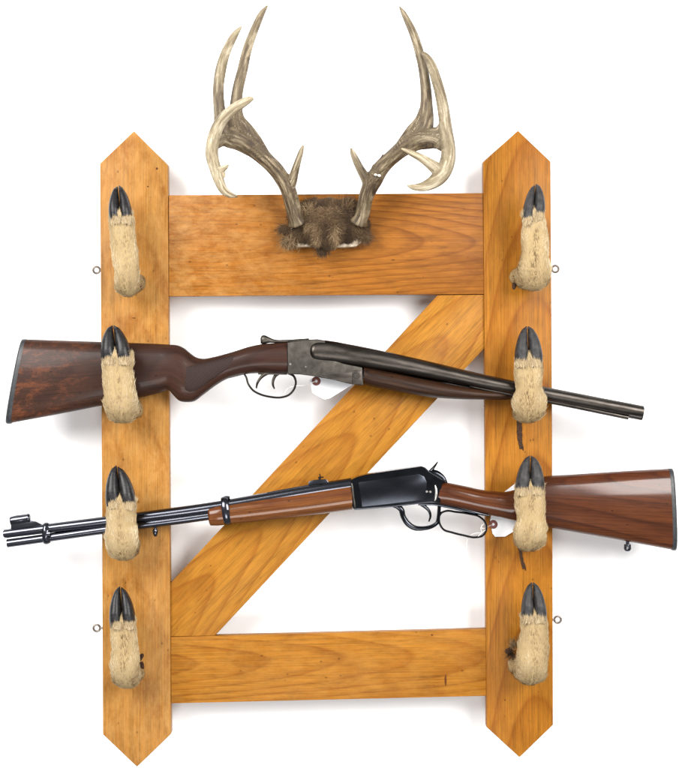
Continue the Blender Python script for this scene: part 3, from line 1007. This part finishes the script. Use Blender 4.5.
# barrels
bt = [(309.3, 351.0, .8), (309.9, 351.0, 4.0), (311.3, 351.0, 6.8), (313.6, 351.1, 9.0), (317, 351.2, 10.4), (323, 351.4, 11.0), (333, 352.4, 10.9), (346, 354.4, 10.3), (400, 364.0, 8.8), (486, 382.2, 6.6), (560, 396.2, 6.2), (642.5, 411.8, 5.9)]
bm = new()
rg = tube(bm, [(x, y, 37, r, min(r, 8.0)) for x, y, r in bt], 5, 28, cap=True)
tube(bm, [(642.2, 411.75, 37, 4.6), (643.2, 411.9, 37, 4.6)], 1, 24)
bmesh.ops.recalc_face_normals(bm, faces=bm.faces[:])
obj('barrel', bm, M_brown, sg, 40)
bm = new()
tube(bm, [(x, y + 1.6 + 1.2 * (x - 316) / 326, 15.5, r, min(r, 8.0)) for x, y, r in bt[5:]], 5, 28)
bmesh.ops.recalc_face_normals(bm, faces=bm.faces[:])
obj('barrel', bm, M_brown, sg, 40)
bm = new()
tube(bm, [(320, 341.2, 26, 1.6, 4), (345, 345.0, 26, 1.6, 4), (400, 356.2, 26, 1.5, 3.8), (486, 376.2, 26, 1.4, 3.2), (560, 391.8, 26, 1.4, 3), (640, 406.8, 26, 1.3, 3)], 4, 12, exp=3)
tube(bm, [(470, 386.0, 31, 2.0, 4), (486, 389.2, 31, 2.4, 4), (560, 403.3, 31, 2.4, 4), (628, 417.4, 31, 2.4, 4)], 4, 14, exp=2.2)
bmesh.ops.recalc_face_normals(bm, faces=bm.faces[:])
obj('barrel_rib', bm, M_brown, sg, 40)
bm = new()
loft(bm, [(363.8, 366.5, 363.8, 384.5, 18, 27), (368, 367.2, 368, 385.8, 19, 27), (387, 371, 387, 389.8, 19, 27), (410, 376, 410, 394.2, 19, 27), (434, 381, 434, 397.6, 18, 27), (460, 386, 460, 399.3, 16, 27), (484, 390, 484, 399.6, 13, 27),
          (503, 392, 503, 400.0, 9, 27), (513, 395, 513, 399.4, 4, 27)], 5, 28, 27, 2.2, off=(0.2, 0.1, 0))
obj('forearm', bm, M_walnut_fore, sg, 40)
bm = new()
tube(bm, [(243.5, 373.2, 24, .9, 2.6), (246, 376.6, 24, 1.0, 2.8), (248.2, 383.6, 24, 1.0, 3.0), (253, 390.2, 24, 1.05, 3.4), (260.5, 394.4, 24, 1.1, 3.6), (270, 396.8, 24, 1.1, 3.8), (281, 397.4, 24, 1.1, 3.8), (289, 394.8, 24, 1.1, 3.6),
          (294.6, 388, 24, 1.1, 3.4), (295.8, 381.5, 24, 1.1, 3.2), (293.6, 376, 24, 1.2, 3.2), (288, 373.2, 24, 1.2, 3.2)], 6, 12, exp=2.6)
tube(bm, [(243.5, 373.6, 24, 1.2, 2.8), (228, 377.8, 24, .8, 2.4)], 3, 10)
bmesh.ops.recalc_face_normals(bm, faces=bm.faces[:])
obj('trigger_guard', bm, M_brown, sg, 50)
for pts in ([(268, 372.5, 27, 2.2, 2.2), (264, 374.8, 27, 1.9, 2.2), (259.4, 379.5, 27, 1.4, 2.2), (257, 384.5, 27, 1.1, 2.2), (256.4, 388.4, 27, .7, 1.6)],
            [(279, 372.5, 22, 2.2, 2.2), (275.5, 375.5, 22, 1.7, 2.2), (273.2, 380.5, 22, 1.4, 2.2), (273, 385, 22, 1.1, 2.2), (274.6, 389, 22, .7, 1.6)]):
    bm = new()
    tube(bm, pts, 5, 12)
    bmesh.ops.recalc_face_normals(bm, faces=bm.faces[:])
    obj('trigger', bm, M_brown, sg, 50)
bm = new()
prism(bm, [(258, 371.5), (287, 372), (287, 374.8), (258, 374.6)], 30, 18, (1, 0), .8, 2)
obj('trigger_plate', bm, M_brown, sg, 40)

# ------------------------------------------------------------------ lever rifle
rf = empty('lever_rifle', V(390, 500, 24), 'lever action rifle with polished red brown stock on the lower foot hooks, muzzle left', 'rifle')
bm = new()
RST = [(441, 481.2, 436, 504.2, 15), (449, 482.6, 447, 505.8, 16), (465, 486.0, 464, 509.4, 16.5), (480, 489.4, 479, 512.8, 16.5), (495, 491.2, 496, 516.4, 16.8), (508, 491.4, 510, 519.6, 17), (516, 489.0, 517, 521.2, 17.5),
       (522, 484.2, 523, 522.6, 18), (529, 479.8, 530, 524.1, 18), (540, 477.0, 542, 526.4, 18), (570, 474.6, 575, 532.3, 18), (605, 472.2, 612, 538.8, 18), (640, 470.0, 646, 545.0, 17.8), (668.5, 468.6, 671.5, 549.8, 17.2)]
loft(bm, RST, 5, 32, 24, 2.4, off=(0.9, 0.05, 0))
rstock = obj('stock', bm, M_walnut_red, rf, 40)
bm = new()
loft(bm, [(668.2, 468.3, 671.3, 550.3, 17.4), (669.5, 468.2, 672.8, 550.5, 17.4), (672.2, 468.8, 675.6, 550.2, 16.4), (672.9, 470.0, 676.2, 549.0, 14)], 3, 30, 24, 2.4)
obj('butt_plate', bm, M_rubber, rstock, 40)
bm = new()
tube(bm, [(627.5, 538, 24, 1.8), (627.5, 545, 24, 1.8)], 2, 12)
tube(bm, [(627.5, 544.2, 24, 3.4, 2.2), (627.5, 546.5, 24, 3.5, 2.4), (627.5, 550.2, 24, 3.0, 2.0), (627.5, 551.2, 24, 1.8, 1.2)], 3, 14)
bmesh.ops.recalc_face_normals(bm, faces=bm.faces[:])
obj('sling_stud', bm, M_blue, rstock, 50)
bm = new()
disc(bm, 627.6, 547.6, 26, 28.2, 1.1, 14)
obj('stud_hole', bm, M_bright, rstock, 40)
# receiver
bm = new()
prism(bm, [(350.2, 480.2), (357, 477.0), (366, 474.6), (390, 470.9), (421.5, 466.3), (425.5, 467.6), (430, 471.8), (438, 476.6), (446.5, 482.0), (442, 484), (440.2, 503.8), (431.5, 502.8), (418, 504.2), (394, 507.0), (354.5, 510.2), (352.5, 507.5)],
      38.5, 9.5, (1, 0), 1.6, 3)
rrec = obj('receiver', bm, M_black, rf, 30)
bm = new()
prism(bm, [(358.5, 482.5), (389, 478), (418, 474), (424, 476.5), (426.8, 482.5), (426.2, 499.5), (412, 501.2), (392, 503.6), (362, 506.8)], 39.0, 36, (1, 0), .5, 2)
obj('side_plate', bm, M_plate, rrec, 30)
for (x, y, r) in ((426.8, 491.6, 1.25), (430.3, 491.8, 1.25)):
    bm = new()
    disc(bm, x, y, 36, 39.6, r, 14)
    obj('screw', bm, M_bright, rrec, 40)
bm = new()
tube(bm, [(434.6, 484.0, 37.5, .7, .5), (436.2, 490, 38.8, 1.2, .5), (435.4, 499, 38.8, 1.1, .5), (434.2, 501.5, 37.5, .6, .4)], 4, 10)
bmesh.ops.recalc_face_normals(bm, faces=bm.faces[:])
obj('tang_edge', bm, M_bright, rrec, 50)
bm = new()
loft(bm, [(428.5, 470.5, 428, 478, 6), (431, 469.6, 431, 482, 6), (436, 469.8, 436, 484, 6), (441, 472.4, 441, 485, 6), (445, 476.5, 445, 485, 6), (447.2, 481.0, 447, 485, 5)], 4, 18, 24, 3)
tube(bm, [(429.0, 473.5, 24, 2.2, 3), (431.6, 470.0, 24, 1.8, 3), (434.6, 466.2, 24, 1.25, 3), (437.8, 461.6, 24, .6, 2.6)], 4, 12)
bmesh.ops.recalc_face_normals(bm, faces=bm.faces[:])
obj('hammer', bm, M_black, rrec, 45)
bm = new()
tube(bm, [(351.6, 481.5, 37.2, .7, .5), (352.2, 486, 38.6, 1.0, .6), (353.6, 498, 38.6, 1.0, .6), (355.0, 506.5, 38.2, .9, .5), (355.3, 509, 37, .5, .4)], 4, 10)
bmesh.ops.recalc_face_normals(bm, faces=bm.faces[:])
obj('receiver_edge_highlight', bm, M_case, rrec, 50)  # thin grey ridge modelled as the highlight down the receiver's front edge
# barrel and magazine
bm = new()
tube(bm, [(4.6, 533.9, 24, 4.4), (32, 530.4, 24, 4.6), (106, 521.4, 24, 5.0), (208, 508.2, 24, 5.6), (256, 500.5, 24, 6.0), (310, 491.0, 24, 6.4), (352, 484.6, 24, 6.8)], 5, 24)
tube(bm, [(3.6, 534.05, 24, 3.2), (5.0, 533.9, 24, 3.2)], 1, 20)
bmesh.ops.recalc_face_normals(bm, faces=bm.faces[:])
rbar = obj('barrel', bm, M_blue, rf, 40)
bm = new()
tube(bm, [(7.4, 543.4, 24, 4.2), (32, 540.0, 24, 4.2), (106, 529.4, 24, 4.3), (208, 515.8, 24, 4.4), (240, 511, 24, 4.4)], 5, 22)
bmesh.ops.recalc_face_normals(bm, faces=bm.faces[:])
mag = obj('magazine_tube', bm, M_blue, rf, 40)
bm = new()
loft(bm, [(207.8, 509.5, 209.5, 523.5, 9), (209, 507.2, 210.6, 525.3, 12), (212, 506.0, 213.4, 525.6, 13), (232, 502.6, 233.5, 523.9, 14), (271, 496.6, 272, 519.9, 15), (310, 491.0, 311, 515.2, 15.5), (335, 486.6, 336, 512.0, 15.5), (351.5, 483.8, 352.5, 509.6, 15)], 5, 28, 24, 2.3, off=(0.1, 0.2, 0))
rfore = obj('forearm', bm, M_walnut_red2, rf, 40)


def band(name, x0, t, b, w, hd, parent, hc=24.0):
    bm = new()
    loft(bm, [(x0 - w, t + .8, x0 - w + (b - t) * .12, b - .8, hd - 1), (x0 - w * .6, t, x0 - w * .6 + (b - t) * .12, b, hd), (x0 + w * .6, t - .4, x0 + w * .6 + (b - t) * .12, b - .4, hd), (x0 + w, t + .2, x0 + w + (b - t) * .12, b - 1.2, hd - 1)], 3, 26, hc, 2.4)
    return bm


o = obj('barrel_band', band('b', 224.6, 496.6, 525.4, 3.6, 15.8, rfore), M_blue, rfore, 35)
bm = new()
tube(bm, [(221.4, 498.8, 24, 1.6, 4), (226, 497.6, 24, 2.0, 4.5), (230, 497.4, 24, 1.5, 4)], 4, 12)
disc(bm, 227.6, 511.5, 36, 41, 1.6)
bmesh.ops.recalc_face_normals(bm, faces=bm.faces[:])
obj('band_screw', bm, M_blue, o, 40)
bm = new()
loft(bm, [(42.4, 524.8, 43.6, 543.4, 7), (43.4, 523.4, 44.6, 544.2, 8.4), (48.4, 522.8, 49.6, 543.4, 8.4), (49.6, 523.6, 50.8, 542.4, 7)], 3, 24, 24, 2.1)
tube(bm, [(45.2, 534.6, 30, 3.6, 2.2), (50.5, 534.0, 30, 3.2, 2.2)], 3, 12)
disc(bm, 46.8, 528.6, 30, 34, 2.0)
disc(bm, 47.8, 538.8, 30, 34, 2.0)
bmesh.ops.recalc_face_normals(bm, faces=bm.faces[:])
obj('barrel_band', bm, M_blue, rbar, 40)
bm = new()
prism(bm, [(10.8, 523.6), (20, 522.4), (31, 520.6), (36, 521.6), (42.5, 525.0), (42.5, 528), (10.8, 531)], 27, 21, (1, 0), .6, 2)
tube(bm, [(10.6, 520.9, 24, 4.0), (12, 520.7, 24, 4.3), (27, 518.3, 24, 4.3), (29.6, 517.9, 24, 4.3), (30.6, 517.75, 24, 3.4)], 3, 22)
bmesh.ops.recalc_face_normals(bm, faces=bm.faces[:])
obj('front_sight', bm, M_blue, rbar, 40)
bm = new()
prism(bm, [(267, 492.4), (285, 489.0), (308, 485.0), (309, 481.4), (314, 480.0), (326, 479.2), (328, 481.4), (330, 486), (310, 489.5), (270, 494.5)], 28, 20, (1, 0), .6, 2)
tube(bm, [(318.5, 481, 24, 1.6, 3), (320.2, 477.5, 24, 1.0, 3), (319.6, 473.8, 24, .6, 2.4)], 4, 10)
tube(bm, [(318, 477.4, 24, .7, 2), (323.6, 477.2, 24, .8, 2)], 2, 10)
bmesh.ops.recalc_face_normals(bm, faces=bm.faces[:])
obj('rear_sight', bm, M_blue, rbar, 40)
bm = new()
tube(bm, [(155.4, 520, 24, 2.6, 3), (155.4, 526.5, 24, 2.4, 3), (155.4, 528, 24, 1.4, 1.8), (155.4, 529.5, 24, 2.3, 2.4), (155.4, 534.5, 24, 2.1, 2.2), (155.4, 536.4, 24, 1.2, 1.2)], 3, 14)
bmesh.ops.recalc_face_normals(bm, faces=bm.faces[:])
obj('sling_stud', bm, M_blue, mag, 45)
# lever: trigger bow and finger loop in one piece
bm = new()
tube(bm, [(393, 505.6, 24, 1.8, 4), (397, 506.4, 24, 2.6, 4), (401.2, 509.6, 24, 2.9, 4), (403.0, 516, 24, 2.7, 4), (407.2, 523, 24, 2.9, 4), (414, 527.6, 24, 2.7, 4), (424, 528.2, 24, 2.2, 4), (432, 526.2, 24, 2.0, 4), (437, 522.6, 24, 1.9, 4),
          (438.5, 516, 24, 1.8, 4), (439.0, 509, 24, 1.8, 4), (439.5, 503, 24, 1.9, 4)], 6, 14, exp=2.6)
loop = [(440.5, 513.4), (446, 510.9), (455, 511.8), (468, 513.6), (479, 516.6), (485.0, 522.4), (486.2, 529), (482.6, 535.2), (475.2, 537.2), (464, 535.4), (452, 532.4), (443.4, 529.4), (439.2, 522.4)]
tube(bm, [(x, y, 24, 1.15, 4) for x, y in loop], 5, 14, closed=True, exp=2.6)
bmesh.ops.recalc_face_normals(bm, faces=bm.faces[:])
obj('lever', bm, M_black, rf, 45)
bm = new()
tube(bm, [(420, 503.5, 24, 2.0, 2.6), (425, 506.8, 24, 1.9, 2.6), (429, 511, 24, 1.5, 2.4), (430.4, 516, 24, 1.2, 2.2), (428.8, 521.6, 24, .7, 1.6)], 5, 12)
bmesh.ops.recalc_face_normals(bm, faces=bm.faces[:])
obj('trigger', bm, M_black, rf, 50)
bm = new()
loft(bm, [(418, 502.6, 418, 505.4, 6), (432, 501.4, 432, 505.4, 8), (447, 503.8, 447, 508, 8), (464, 507.8, 464, 511.6, 8), (478, 511.6, 478, 514.6, 7.5), (489, 514.6, 489, 516.6, 5)], 4, 16, 24, 3)
obj('lower_tang', bm, M_black, rf, 40)

# ------------------------------------------------------------------ price tags
def price_tag(poly, hf, hole, strings, label, loc, tilt=0.0, eyelet=True):
    t = empty('price_tag', loc, label, 'price tag')
    bm = new()
    prism(bm, poly, hf, hf - 0.6, (1, 0), 0.0)
    L = lay(bm)
    obj('paper', bm, M_paper, t, 30)
    bm = new()
    rr = 2.9
    tube(bm, [(hole[0] + rr * math.cos(a), hole[1] + rr * math.sin(a), hf + .3, 1.5, .5) for a in [2 * math.pi * i / 12 for i in range(12)]], 3, 8, closed=True)
    obj('eyelet', bm, M_eyelet, t, 50)
    for s in strings:
        bm = new()
        tube(bm, [(x, y, h, .22) for x, y, h in s], 6, 6)
        obj('string', bm, M_string, t)
    return t


price_tag([(309.5, 380), (312.5, 393), (324.5, 399.4), (330, 398.2), (353.5, 384.2), (385.5, 364), (385.0, 350.5), (374, 341), (322, 371)], 1.5, (316.2, 381.2),
          [[(316, 381, 2), (310, 383, 6), (303, 385.6, 20), (297, 385.8, 28), (292, 386.6, 22), (290, 386, 14)], [(316, 381.5, 2), (306, 384.4, 8), (298, 386.2, 15), (291.5, 386.9, 27)],
           [(291, 386.8, 26), (287, 389.5, 20), (284.5, 394, 16), (284, 401, 14), (285, 407, 13)]],
          'white paper price tag with brown eyelet tied to the trigger guard of the upper gun', V(330, 380, 1.5))
price_tag([(490, 521), (492.5, 533.5), (495, 536.8), (505, 536.6), (526, 524), (530, 500), (517, 482.2), (503, 492.8), (492, 508)], 2.5, (493.2, 524.4),
          [[(493, 524.5, 3), (489, 526, 12), (485.5, 528, 27), (482.5, 528.5, 30), (481.5, 524, 22)], [(486, 529.4, 28), (482, 532.5, 29), (474, 533.5, 27), (467.5, 539, 22), (466.5, 546, 18), (466.2, 553, 17)],
           [(484, 523.5, 27), (480.8, 527.5, 29), (481.5, 532.5, 28), (478, 536.5, 29)]],
          'white paper price tag with brown eyelet tied to the finger loop of the lower gun', V(508, 512, 2.5))

# ------------------------------------------------------------------ light
w = bpy.data.worlds.new("World")
S.world = w
w.use_nodes = True
bg = w.node_tree.nodes['Background']
bg.inputs['Color'].default_value = (0.93, 0.96, 1.0, 1)
bg.inputs['Strength'].default_value = 0.34


def area(name, loc, target, size, sizey, power, col=(1, 1, 1)):
    l = bpy.data.lights.new(name, 'AREA')
    l.shape = 'RECTANGLE'
    l.size = size
    l.size_y = sizey
    l.energy = power
    l.color = col
    o = bpy.data.objects.new(name, l)
    COL.objects.link(o)
    o.location = loc
    o.rotation_euler = (Vector(target) - Vector(loc)).to_track_quat('-Z', 'Y').to_euler()
    return o


area('softbox_key', (-1.35, -1.95, 1.0), (0, 0, -0.1), 1.3, 1.3, 98, (1, 0.985, 0.96))
area('softbox_fill', (1.22, -2.0, 0.62), (0.1, 0, -0.1), 1.1, 1.1, 82, (1, 0.985, 0.96))

cam = bpy.data.cameras.new('Camera')
area('added_low_fill', (-0.1, -2.2, -1.25), (0, 0, -0.1), 1.0, 0.7, 24, (1, 0.99, 0.97))  # added low front fill, there to lighten the shadows on the wall
co = bpy.data.objects.new('Camera', cam)
COL.objects.link(co)
co.location = (0, -D, 0)
co.rotation_euler = (math.radians(90), 0, 0)
cam.sensor_fit = 'VERTICAL'
cam.sensor_height = 24
cam.lens = 24 * D / (768 * U)
cam.clip_end = 100
S.camera = co
S.view_settings.view_transform = 'Standard'
S.view_settings.look = 'None'
S.view_settings.exposure = 0
S.view_settings.gamma = 1
